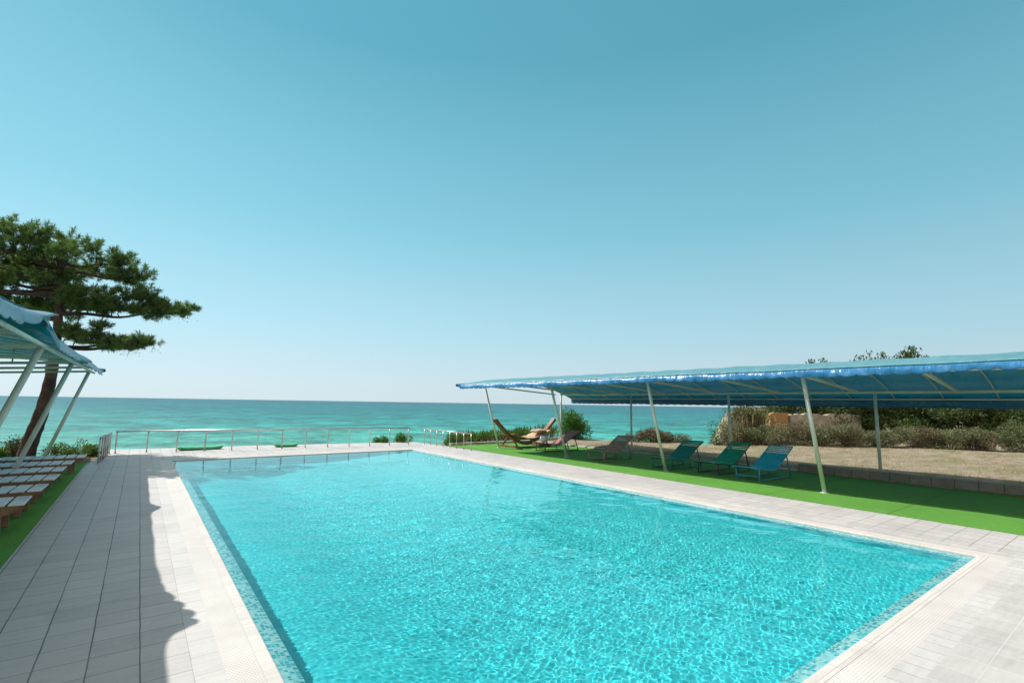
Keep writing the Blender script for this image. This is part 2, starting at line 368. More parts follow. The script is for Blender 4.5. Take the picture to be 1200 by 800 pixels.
# coping stone: rounded nosing, then the overflow grate, then a white tile course
mb = MB(); prof = [(.09, .0), (.012, .0), (.003, -.004), (.0, -.012), (.0, -.04)]
for (oa, za), (ia, zb) in zip(prof, prof[1:]):
    o, i = ring(oa), ring(ia)
    mb.add([(o[0], o[2], za), (o[1], o[2], za), (o[1], o[3], za), (o[0], o[3], za), (i[0], i[2], zb), (i[1], i[2], zb), (i[1], i[3], zb), (i[0], i[3], zb)], [(0, 1, 5, 4), (1, 2, 6, 5), (2, 3, 7, 6), (3, 0, 4, 7)])
tag(mb.build('pool_coping', M['coping']), kind='structure')
mb = MB(); frame(mb, ring(.28), ring(.09), -.0015); tag(mb.build('overflow_grate', M['grate']), kind='structure')
mb = MB(); frame(mb, ring(.445), ring(.28), 0.0); tag(mb.build('pool_surround', M['white_tile']), kind='structure')
# terrace slab
r = ring(.445); X0, X1 = -.96, 9.95
outer = [(X0, -6), (X1, -6), (X1, 16.6), (9.85, 18.2), (9.55, 19.85), (3.6, 20.75), (-.78, 21.1), (-.86, 17.25), (X0, 17.25)]
hole = [(r[0], r[2]), (r[1], r[2]), (r[1], r[3]), (r[0], r[3])]
mb = MB(); ov = [(x, y, 0) for x, y in outer]; hv = [(x, y, 0) for x, y in hole]
mb.add(ov + hv, [(0, 1, 10, 9), (1, 2, 11, 10), (2, 3, 4, 5, 11), (5, 6, 12, 11), (6, 7, 8, 12), (8, 0, 9, 12)])
n0 = len(outer)
mb.add(ov + [(x, y, -.55) for x, y in outer], [(i, i + n0, (i + 1) % n0 + n0, (i + 1) % n0) for i in range(n0)])
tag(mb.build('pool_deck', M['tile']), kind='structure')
# basin
mb = MB(); led = [(.0, -.04), (-.13, -.085)]
o, i = ring(.0), ring(-.13)
mb.add([(o[0], o[2], -.04), (o[1], o[2], -.04), (o[1], o[3], -.04), (o[0], o[3], -.04), (i[0], i[2], -.10), (i[1], i[2], -.10), (i[1], i[3], -.10), (i[0], i[3], -.10)], [(0, 1, 5, 4), (1, 2, 6, 5), (2, 3, 7, 6), (3, 0, 4, 7)])
ledge = tag(mb.build('pool_ledge', M['mosaic']), kind='structure')
mb = MB(); z0 = -.10
xs_ = [i[0] + (i[1] - i[0]) * k / 28 for k in range(29)]
def floor_z(x, far):          # a dished floor: shallower along both long walls
    a = min(1, (x - i[0]) / 1.9); b = min(1, (i[1] - x) / 3.4); sm = lambda t: t * t * (3 - 2 * t)
    return -.36 - .07 * (1 - min(1, (x - i[0]) / 4.0)) - (.62 + .2 * far) * sm(a) * sm(b)
rows = [[(x, i[2] + (i[3] - i[2]) * k / 12, floor_z(x, k / 12)) for x in xs_] for k in range(13)]
mb.grid(rows)
mb.grid([[(x, i[2], z0) for x in xs_], rows[0]]); mb.grid([[(x, i[3], z0) for x in xs_], rows[-1]])
mb.grid([[(i[0], r_[0][1], z0) for r_ in rows], [r_[0] for r_ in rows]]); mb.grid([[(i[1], r_[0][1], z0) for r_ in rows], [r_[-1] for r_ in rows]])
basin = tag(mb.build('pool_basin', M['liner'], smooth=False), kind='structure')
for p_ in basin.data.polygons: p_.use_smooth = p_.index < 28 * 12
# water: real ripples
def make_water():
    xs = np.linspace(PX0 - .004, PX1 + .004, 660); ys = np.concatenate([np.arange(PY0 - .004, 7.0, .0105), np.arange(7.0, PY1 + .004, .0165), [PY1 + .004]])
    X, Y = np.meshgrid(xs, ys); Z = np.zeros_like(X); r = np.random.default_rng(11)
    for lam0, lam1, cnt, slope, spread in ((.036, .07, 54, .019, 2.6), (.07, .16, 40, .012, 2.4), (.16, 1.1, 30, .019, 1.5)):
        for k in range(cnt):
            lam = r.uniform(lam0, lam1); kk = 2 * PI / lam; a = 1.15 + r.normal(0, spread * .6)
            amp = slope * math.sqrt(2 / cnt) / kk
            ph = r.uniform(0, 2 * PI)
            env = .75 + .35 * np.sin(X * r.uniform(-.7, .7) + Y * r.uniform(-.6, .6) + r.uniform(0, 6))
            Z += amp * env * np.sin((X * math.cos(a) + Y * math.sin(a)) * kk + ph)
    calm = np.clip(1.1 - (Y - 9) / 12, .35, 1)          # the far end lies calmer
    Z = WZ + Z * calm
    me = bpy.data.meshes.new('pool_water'); nx, ny = len(xs), len(ys)
    co = np.stack([X, Y, Z], -1).reshape(-1, 3).astype(np.float32)
    I = np.arange(nx * ny).reshape(ny, nx); q = np.stack([I[:-1, :-1], I[:-1, 1:], I[1:, 1:], I[1:, :-1]], -1).reshape(-1, 4).astype(np.int32)
    me.vertices.add(len(co)); me.vertices.foreach_set('co', co.ravel()); me.loops.add(q.size); me.loops.foreach_set('vertex_index', q.ravel())
    me.polygons.add(len(q)); me.polygons.foreach_set('loop_start', np.arange(0, q.size, 4, dtype=np.int32)); me.update(calc_edges=True); me.validate(); me.shade_smooth()
    m, nt, out = newmat('pool_water'); n = N(nt)
    g = n('BsdfGlass', {'Color': (.78, 1.0, 1.0, 1), 'Roughness': 0.0, 'IOR': 1.33}); nt.links.new(g.outputs[0], out.inputs[0])
    me.materials.append(m)
    ob = bpy.data.objects.new('pool_water', me); COL.objects.link(ob); ob['kind'] = 'structure'
    ob.cycles.is_caustics_caster = True
    return ob
make_water()
for o_ in (basin, ledge): o_.cycles.is_caustics_receiver = True

# turf strips
mb = MB(); mb.box((9.95, -6, -.5), (14.32, 17.35, .012)); tag(mb.build('turf_strip', M['turf']), kind='structure')
mb = MB(); mb.box((-8.6, -6, -.5), (-.962, 17.2, .012)); tag(mb.build('turf_strip', M['turf']), kind='structure')

# low walls and kerbs
mb = MB(); y = -4.0
while y < 6.2:
    l = min(.39, 6.22 - y); mb.box((14.34, y, -.3), (14.54, y + l - .008, .215 + random.uniform(-.004, .004)), bev=.006); y += .39
tag(mb.build('block_wall', M['concrete']), 'low grey concrete block wall edging the turf in front of the dry grass', 'wall')
mb = MB(); y = 6.24
while y < 17.3: mb.box((14.34, y, -.3), (14.47, y + .985, .06 + random.uniform(-.004, .004)), bev=.008); y += 1.0
tag(mb.build('kerb', M['kerb']), 'pale low kerb along the back of the turf behind the loungers', 'kerb')
mb = MB(); x = 10.05
while x < 15.0: mb.box((x, 17.4, -.3), (x + .985, 17.56, .10 + random.uniform(-.004, .004)), bev=.008); x += 1.0
tag(mb.build('kerb', M['kerb']), 'pale low kerb across the seaward end of the turf behind the hammock', 'kerb')
mb = MB(); mb.box((-3.2, 17.22, -.3), (-.9, 17.4, .10), bev=.01)
tag(mb.build('kerb', M['concrete']), 'dark low kerb closing the shaded turf beside the short railing', 'kerb')

# ------------------------------------------------------------------ railings
def railing(pts, nposts, h, label, offs=None, r_post=.02, r_top=.024):
    root = empty('railing', (pts[0][0], pts[0][1], 0)); o = Vector((pts[0][0], pts[0][1], 0))
    tag(root, label, 'railing', 'steel railings round the sea end of the terrace')
    a = Vector((pts[0][0], pts[0][1], 0)); b = Vector((pts[1][0], pts[1][1], 0))
    d = (b - a).normalized()
    mb = MB(); mb.tube([a - o - d * .03 + Vector((0, 0, h)), b - o + d * .03 + Vector((0, 0, h))], r_top, 10); mb.build('handrail', M['steel'], root, True)
    for k in range(nposts):
        p = a.lerp(b, k / (nposts - 1)) - o; mb = MB(); mb.tube([p, p + Vector((random.uniform(-.006, .006), random.uniform(-.006, .006), h - .02))], r_post, 8); mb.tube([p, p + Vector((0, 0, .012))], .045, 10)
        mb.build('post', M['steel'], root, True)
railing([(-.46, 19.52), (8.78, 18.6)], 13, .67, 'long steel railing with widely spaced posts across the sea end of the deck')
railing([(-.72, 16.8), (-.60, 19.4)], 6, .66, 'short steel railing with close posts beside the shaded loungers')
railing([(9.55, 18.7), (9.74, 15.4)], 8, .60, 'bright steel railing with thin posts running towards the hammock', r_post=.014)

# ------------------------------------------------------------------ canopies
def wob(y, s): return math.sin(y * 2.1 + s) * .5 + math.sin(y * 4.7 + s * 2) * .3 + math.sin(y * .9 + s * 3) * .4
def canopy(name, label, xf, dr, y0, y1, posts, base_in, flare, panels, rear_posts=True, lift=None, slant=0.0, vm='valance'):
    """xf: line of the fabric's front edge; dr: +1 when the rear lies towards +x. Parts in world coordinates under an empty at the origin corner."""
    root = empty(name, (xf, y0, 0)); O = Vector((xf, y0, 0)); tag(root, label, 'canopy')
    W = 4.85; ZF, ZR, BU = 2.48, 1.97, .47
    lift = lift or (lambda y: 0.0)
    def prof(t, y):
        sag = .035 * abs(math.sin((y - .5) * PI / .95)) ** .8 * math.sin(t * PI)
        return Vector((xf + dr * (t * W + lift(y) * .5 * (1 - t) ** 3) - slant * (y - 2.5) * (1 - t), y, (ZF - .11 * slant * y) * (1 - t) + ZR * t + 4 * BU * t * (1 - t) - .05 + .05 - sag * .8 + wob(y + t * 3, .3) * .006 + lift(y) * (1 - t) ** 3)) - O
    for (a, b) in panels:
        ny = int((b - a) / .1); rows = []
        for i in range(ny + 1):
            y = a + (b - a) * i / ny
            rows.append([prof(j / 26, y) for j in range(27)])
        mb = MB(); mb.grid(rows); mb.build('canopy_fabric', M['fabric'], root, True, .004)
        # front valance, scalloped, puffed by the wind
        rows = []; ny = int((b - a) / .03)
        for i in range(ny + 1):
            y = a + (b - a) * i / ny; p = prof(0, y); fl = flare(y); sc = abs(math.sin(y * PI / .26)) ** .7 * .030
            L = .14 + sc + .02 * wob(y, 1.1)
            row = []
            for k in range(8):
                s = k / 7; out_ = fl * s * (L / .145) ** 1.5 + .02 * math.sin(y * 5.3 + s * 2) * s + .018 * math.sin(s * PI)+.012*wob(y*1.7,2.)*s
                row.append(p + Vector((-dr * out_, 0, -math.sqrt(max(.0004, (L * s) ** 2 - min(L * s * .98, abs(fl * s)) ** 2)))))
            rows.append(row)
        mb = MB(); mb.grid(rows); mb.build('front_valance', M[vm], root, True, .004)
        rows = []
        for i in range(ny + 1):
            y = a + (b - a) * i / ny; p = prof(1, y); sc = abs(math.sin(y * PI / .30)) ** .7 * .022
            rows.append([p + Vector((dr * .015 * math.sin(y * 3 + k), 0, -(.2 + sc) * k / 4)) for k in range(5)])
        mb = MB(); mb.grid(rows); mb.build('rear_valance', M['valance_rear'], root, True, .004)
        # loose end cloth hanging where one panel steps down to the next
        if lift(b - .02) > .05:
            rows = [[prof(t, b - .01) + Vector((0, .012 * k + .03 * math.sin(t * 40 + k), -(lift(b - .02) * (1 - t) ** 3 + .06) * k / 4)) for k in range(5)] for t in [q / 40 for q in range(41)]]
            mb = MB(); mb.grid(rows); mb.build('end_cloth', M['fabric'], root, True, .004)
        # drooping tip with a dark corner patch
        if b < y1 - .6: continue
        tip = prof(0, b); mb = MB()
        mb.add([tip + Vector((0, -.02, .01)), tip + Vector((dr * .5, -.02, .10)), tip + Vector((-dr * .06, .20, .03)), tip + Vector((-dr * .06, .15, -.06)), tip + Vector((0, -.02, -.14))], [(0, 1, 2), (0, 2, 3), (0, 3, 4)])
        mb.build('corner_flap', M[vm], root, False, .006)
        mb = MB(); mb.tube([tip + Vector((-dr * .06, .17, -.02)), tip + Vector((-dr * .07, .23, -.015))], [.055, .03], 8); mb.build('corner_cap', M['trim_black'], root, True)
    e0, e1 = panels[0][0] + .1, panels[-1][1] - .12
    fx = xf + dr * .12; rx = xf + dr * 4.1; lx = xf + dr * 4.8
    P = lambda x, y, z: Vector((x, y, z)) - O
    mb = MB(); mb.tube([P(fx, e0, 2.36), P(fx, e1, 2.36)], .028, 8); mb.build('front_pipe', M['pipe'], root, True)
    mb = MB(); mb.tube([P(rx, e0, 2.12), P(rx, e1, 2.12)], .034, 8); mb.build('rear_beam', M['pipe'], root, True)
    mb = MB(); mb.tube([P(lx, e0, 1.96), P(lx, e1, 1.96)], .022, 8); mb.build('lower_rail', M['pipe'], root, True)
    mb = MB()
    mb.tube([prof(t / 12, e1) + Vector((0, .05, -.03)) for t in range(13)], .02, 6); mb.build('end_hoop', M['pipe'], root, True)
    y = e1 - .25; k = 0
    while y > e0:
        mb = MB(); mb.tube([prof(.03 + .95 * t / 12, y) + Vector((0, 0, -.045)) for t in range(13)], .016, 6); mb.build('rib', M['pipe'], root, True); y -= .95
    for k, y in enumerate(sorted({round(p + q, 2) for p in posts for q in (0, 1.9)})):
        if y > e1 + .3: continue
        y = min(y, e1)
        mb = MB(); mb.box((-.025, 0, -.025), (.025, 1, .025)); v = P(rx, y + .35, 2.12) - P(fx, y, 2.36)
        q = v.to_track_quat('Y', 'Z').to_matrix().to_4x4(); T = Matrix.Translation(P(fx, y, 2.36)) @ q @ Matrix.Diagonal((1, v.length, 1, 1))
        for i_ in range(len(mb.v)): mb.v[i_] = tuple(T @ Vector(mb.v[i_]))
        mb.build('rafter', M['pipe'], root)
        mb = MB(); c = P(fx, y, 2.36).lerp(P(rx, y + .35, 2.12), .22); mb.tube([c, c + Vector((0, 0, .26))], .013, 6); mb.build('hanger', M['pipe'], root, True)
    for y in posts:
        mb = MB(); b_ = P(xf + dr * base_in, y, 0); mb.tube([b_, P(fx + dr * .03, y, 2.36)], .040, 10); mb.tube([b_, b_ + Vector((0, 0, .014))], .085, 12); mb.build('post', M['pipe'], root, True)
        if rear_posts:
            mb = MB(); b_ = P(rx, y, 0); mb.tube([b_, P(rx, y, 2.09)], .037, 10); mb.tube([b_, b_ + Vector((0, 0, .014))], .08, 12); mb.build('post', M['pipe'], root, True)
    return root
canopy('sun_canopy', 'long blue canopy on leaning white posts shading the coloured loungers and hammock', 10.4, 1, -1.0, 16.1, [.6, 4.4, 8.2, 12.0, 15.8], .86, lambda y: .035, [(-1.0, 15.95)], slant=.062)
def flareL(y):
    f = .03
    f += .10 * math.exp(-((y - 11.75) / .38) ** 2) + .17 * math.exp(-((y - 7.05) / (.42 if y < 7.05 else .95)) ** 2)
    return f
canopy('sun_canopy', 'blue white canopy beside the pine shading the wooden sunbeds and grey deck', -.96, -1, .5, 18.2, [1.4, 5.2, 9.0, 12.8, 16.8], .86, flareL, [(.5, 8.95), (8.89, 18.1)],
       lift=lambda y: .26 * max(0, min(1, (y - 5.2) / 3.6)) ** 1.3 if y < 8.96 else 0.0, vm='valance_pale')

# ------------------------------------------------------------------ wooden sunbeds (shaded side)
def make_sunbed():
    root = empty('sunbed', (0, 0, 0))          # origin: foot end, near side, ground; the bed runs towards -x
    L, W, Z = 1.95, .68, .36
    for y in (0, W - .035):
        mb = MB(); pts = [(0.0, Z - .02), (-.03, Z - .06), (-.22, Z - .135), (-L, Z - .135), (-L, Z - .012), (-.03, Z - .012)]
        vs = [(x, y, z) for x, z in pts] + [(x, y + .035, z) for x, z in pts]; n = len(pts)
        mb.add(vs, [tuple(range(n)), tuple(reversed(range(n, 2 * n)))] + [(i, i + n, (i + 1) % n + n, (i + 1) % n) for i in range(n)]); mb.build('side_rail', M['bed_wood'], root)
    mb = MB(); x = -.005
    for k in range(11):
        x1 = x - .15; mb.box((x1, .004, Z - .010), (x, W - .004, Z + .012), bev=.008 if k else .011); x = x1 - .028
    mb.build('slat_top', M['slat_white'], root)
    for lx in (-.27, -1.7):
        for y in (.037, W - .082):
            mb = MB(); a = .04 if lx > -1 else -.04
            vs = [(lx - .05, y, Z - .014), (lx + .06, y, Z - .014), (lx + .06, y + .045, Z - .014), (lx - .05, y + .045, Z - .014), (lx - .03 + a, y, .01), (lx + .04 + a, y, .01), (lx + .04 + a, y + .045, .01), (lx - .03 + a, y + .045, .01)]
            mb.add(vs, [(0, 1, 2, 3), (7, 6, 5, 4), (0, 4, 5, 1), (1, 5, 6, 2), (2, 6, 7, 3), (3, 7, 4, 0)]); mb.build('leg', M['bed_wood'], root)
    mb = MB(); mb.box((-.30, .085, .17), (-.26, W - .085, .24), bev=.004); mb.build('stretcher', M['bed_wood'], root)
    return root
bed = make_sunbed()
BEDS = [(-1.02, 8.62, 'wooden sunbed nearest the viewer in the shaded row by the grey deck'), (-1.0, 9.75, 'second wooden sunbed of the shaded row beside the grey deck'),
        (-.98, 10.95, 'third wooden sunbed of the shaded row beside the grey deck'), (-1.0, 12.15, 'fourth wooden sunbed in the shaded row, third before the pine trunk'),
        (-.98, 13.3, 'wooden sunbed next to last in the shaded row towards the pine'), (-.86, 14.6, 'wooden sunbed at the sea end of the shaded row, reaching furthest towards the railing')]
for i, (x, y, lab) in enumerate(BEDS):
    o = bed if i == 0 else copy_tree(bed); o.location = (x, y, .012); o.rotation_euler.z = random.uniform(-.02, .02)
    tag(o, lab, 'sunbed', 'wooden sunbeds in the shade of the left canopy')

# ------------------------------------------------------------------ slatted loungers (sunny side)
def smooth_path(p, n=40):
    xs = np.array([q[0] for q in p]); zs = np.array([q[1] for q in p]); out = []
    P_ = [Vector((q[0], 0, q[1])) for q in p]
    P_ = [P_[0] * 2 - P_[1]] + P_ + [P_[-1] * 2 - P_[-2]]
    for i in range(1, len(P_) - 2):
        for k in range(n // (len(p) - 1)):
            t = k / (n // (len(p) - 1)); a, b, c, d = P_[i - 1:i + 3]
            out.append(.5 * ((2 * b) + (c - a) * t + (2 * a - 5 * b + 4 * c - d) * t * t + (3 * b - a - 3 * c + d) * t ** 3))
    out.append(P_[-2]); return out
def make_lounger(label, loc, rz, slat, leg, top=.72, frame_mat=None):
    root = empty('lounger', loc, rz); tag(root, label, 'lounger', 'slatted loungers under the long blue canopy')
    W = .56
    path = smooth_path([(-.10, .31), (.25, .275), (.62, .235), (.85, .255), (1.15, .40), (1.50, .585), (1.78, top)])
    for y in (-W / 2, W / 2):
        mb = MB(); mb.tube([p + Vector((0, y, -.022)) for p in path], .016, 8); mb.build('side_rail', leg, root, True)
    # slats across, following the curve: seat and backrest apart
    L = [0]
    for a, b in zip(path, path[1:]): L.append(L[-1] + (b - a).length)
    def at(s):
        for i in range(len(L) - 1):
            if L[i + 1] >= s: t = (s - L[i]) / max(1e-6, L[i + 1] - L[i]); return path[i].lerp(path[i + 1], t), (path[i + 1] - path[i]).normalized()
        return path[-1], (path[-1] - path[-2]).normalized()
    seat, back = MB(), MB(); s = .03
    while s < L[-1] - .02:
        p, t = at(s); nrm = Vector((-t.z, 0, t.x)); Mx = Matrix(((t.x, 0, nrm.x, p.x), (0, 1, 0, 0), (t.z, 0, nrm.z, p.z), (0, 0, 0, 1)))
        tgt = back if p.x > .86 else seat
        wd = .053
        tgt.box((-wd / 2, -W / 2 - .01, -.006), (wd / 2, W / 2 + .01, .008), Mx, .004); s += .0545 if p.x <= 1.40 else .084
    seat.build('seat', slat, root); back.build('backrest', slat, root)
    for y in (-W / 2 + .005, W / 2 - .005):
        mb = MB(); mb.tube([(.06, y, .02), (.05, y, .275)], .017, 8); mb.build('leg', leg, root, True)
        p, t = at(L[-1] * .80)
        mb = MB(); mb.tube([(1.60, y, .02), (p.x, y, p.z - .03)], .017, 8); mb.build('leg', leg, root, True)
        mb = MB(); mb.tube([(1.02, y, .02), (1.0, y, .30)], .013, 8); mb.build('strut', leg, root, True)
        mb = MB(); mb.tube([(.03, y, .016), (1.63, y, .016)], .014, 8); mb.build('runner', leg, root, True)
    mb = MB(); mb.tube([(.06, -W / 2, .10), (.06, W / 2, .10)], .011, 8); mb.build('crossbar', leg, root, True)
    return root
make_lounger('bright blue slatted lounger nearest the concrete block wall', (11.50, 6.14, .012), .0, M['teal_blue'], M['blue_leg'], .74)
make_lounger('green slatted lounger next to the bright blue one', (11.65, 7.24, .012), .02, M['green_slat'], M['dark_leg'], .74)
make_lounger('dark green slatted lounger between the brown one and the other green one', (11.40, 8.46, .012), .06, M['green_dark'], M['green_leg'], .70)
make_lounger('brown slatted lounger between the maroon and the dark green ones', (11.20, 10.66, .012), .16, M['brown_slat'], M['grey_leg'], .70)
make_lounger('faded maroon lounger with a white towel beside the hammock', (11.75, 13.95, .012), -.06, M['red_slat'], M['dark_leg'], .70)

# white towel bundle on the maroon lounger's foot end
def blob(c, r, n=2, amp=.18, seed=1):
    bm = bmesh.new(); bmesh.ops.create_icosphere(bm, subdivisions=n, radius=1); rr = random.Random(seed)
    for v in bm.verts:
        k = 1 + amp * (math.sin(v.co.x * 5 + seed) * .5 + math.sin(v.co.y * 7 + v.co.z * 4) * .5); v.co = Vector((c[0] + v.co.x * r[0] * k, c[1] + v.co.y * r[1] * k, c[2] + v.co.z * r[2] * k))
    bm.verts.index_update(); mb = MB(); mb.add([v.co[:] for v in bm.verts], [[v.index for v in f.verts] for f in bm.faces]); bm.free(); return mb
tag(blob((12.05, 14.05, .43), (.16, .14, .125), 3, .16, 3).build('towel', M['white_cloth'], None, True), 'bunched white towel on the foot end of the maroon lounger', 'towel')

# ------------------------------------------------------------------ hammock
def make_hammock():
    root = empty('hammock', (12.5, 15.7, .012)); tag(root, 'brown wooden arc hammock with a striped cloth bed at the sea end of the turf', 'hammock')
    arc = []
    for k in range(25):
        t = -1 + 2 * k / 24; arc.append(Vector((t * 1.52, 0, .13 + .95 * abs(t) ** 1.75)))
    for y in (-.05, .05):
        mb = MB(); rows = []
        for p, q in zip(arc, arc[1:] + [arc[-1] * 2 - arc[-2]]):
            t = (q - p).normalized(); nn = Vector((-t.z, 0, t.x)); w = .055 if abs(p.x) > .2 else .065
            rows.append([p + nn * w + Vector((0, y - .04, 0)), p + nn * w + Vector((0, y + .04, 0)), p - nn * w + Vector((0, y + .04, 0)), p - nn * w + Vector((0, y - .04, 0)), p + nn * w + Vector((0, y - .04, 0))])
        mb.grid(rows); mb.add(rows[0][:4], [(0, 1, 2, 3)]); mb.add(rows[-1][:4], [(3, 2, 1, 0)]); mb.build('arc_beam', M['hammock_wood'], root)
    for x in (-.78, .78):
        mb = MB(); mb.box((x - .055, -.62, 0), (x + .055, .62, .075), bev=.008); mb.build('cross_foot', M['hammock_wood'], root)
        for s in (-1, 1):
            mb = MB(); v0 = Vector((x, s * .5, .06)); v1 = Vector((x * 1.02, s * .09, .42)); mb.tube([v0, v1], .032, 6); mb.build('brace', M['hammock_wood'], root)
    # bed cloth between spreader bars
    rows = []
    for k in range(21):
        t = -1 + 2 * k / 20; row = []
        for j in range(9):
            u = -1 + 2 * j / 8; row.append((t * .92 + .08, u * .42, .31 + .26 * t * t + .07 * t + .05 * u * u + .012 * math.sin(k * 1.7 + j)))
        rows.append(row)
    mb = MB(); mb.grid(rows); mb.build('cloth_bed', M['cream_cloth'], root, True, .012)
    for t, xs in ((-1, -.86), (1, 1.02)):
        z = .31 + .26 + .07 * t
        mb = MB(); mb.tube([(xs, -.46, z), (xs, .46, z)], .022, 8); mb.build('spreader_bar', M['hammock_wood'], root, True)
        mb = MB(); e = Vector((t * 1.46, 0, 1.03))
        for j in range(7): mb.tube([(xs, -.42 + .14 * j, z), e], .0035, 4)
        mb.build('suspension_cords', M['hammock_wood'], root)
    return root
make_hammock()
tag(blob((13.12, 15.66, .62), (.30, .30, .085), 3, .2, 5).build('blanket', M['pink_cloth'], None, True), 'faded pink folded blanket lying in the wooden hammock', 'blanket')

# ------------------------------------------------------------------ float boards by the railing
def board(c, l, w, rz, lab):
    root = empty('float_board', c, rz); tag(root, lab, 'float board', 'green boards lying behind the long railing')
    mb = MB(); n = 12; prof = []
    for k in range(2 * n):
        a = 2 * PI * k / (2 * n); ca, sa = math.cos(a), math.sin(a)
        prof.append((l / 2 * math.copysign(abs(ca) ** .45, ca), w / 2 * math.copysign(abs(sa) ** .8, sa)))
    N2 = 2 * n
    up = lambda x: .05 * (abs(x) / (l / 2)) ** 3
    mb.add([(x, y, .05 + up(x)) for x, y in prof] + [(x * .96, y * .9, .085 + up(x)) for x, y in prof], [(i, (i + 1) % N2, (i + 1) % N2 + N2, i + N2) for i in range(N2)] + [tuple(range(N2, 2 * N2))]); mb.build('deck_pad', M['float_top'], root)
    mb = MB(); mb.add([(x * .95, y * .9, .0 + up(x) * .6) for x, y in prof] + [(x, y, .0495 + up(x)) for x, y in prof], [(i, (i + 1) % N2, (i + 1) % N2 + N2, i + N2) for i in range(N2)] + [tuple(reversed(range(N2)))]); mb.build('hull', M['float_side'], root)
board((1.78, 19.85, .002), 1.35, .42, .10, 'longer green foam board lying behind the railing posts near the pine')
board((4.45, 19.75, .002), .80, .36, -.05, 'shorter green foam board lying behind the middle of the long railing')

# ------------------------------------------------------------------ vegetation
def leaf_quads(centers, dirs, length, width, curl=0.0):
    """numpy: one pointed quad per centre along its direction"""
    c = np.asarray(centers); d = np.asarray(dirs); d = d / np.linalg.norm(d, axis=1, keepdims=True)
    rnd = RNG.normal(size=d.shape); s = np.cross(d, rnd); s /= np.linalg.norm(s, axis=1, keepdims=True) + 1e-9
    L = np.asarray(length).reshape(-1, 1); Wd = np.asarray(width).reshape(-1, 1)
    a = c; b = c + d * L * .5 + s * Wd * .5; e = c + d * L; f = c + d * L * .5 - s * Wd * .5
    e = e + np.array([0, 0, -1.0]) * L * curl
    return np.stack([a, b, e, f], 1).reshape(-1, 3)
def np_mesh(name, V, mat_, parent=None, k=4):
    me = bpy.data.meshes.new(name); n = len(V); me.vertices.add(n); me.vertices.foreach_set('co', np.asarray(V, np.float32).ravel())
    me.loops.add(n); me.loops.foreach_set('vertex_index', np.arange(n, dtype=np.int32)); me.polygons.add(n // k)
    me.polygons.foreach_set('loop_start', np.arange(0, n, k, dtype=np.int32)); me.update(calc_edges=True); me.materials.append(mat_)
    o = bpy.data.objects.new(name, me); COL.objects.link(o)
    if parent is not None: o.parent = parent
    return o
def rdir(n, up=0.0):
    d = RNG.normal(size=(n, 3)); d /= np.linalg.norm(d, axis=1, keepdims=True); d[:, 2] += up; return d

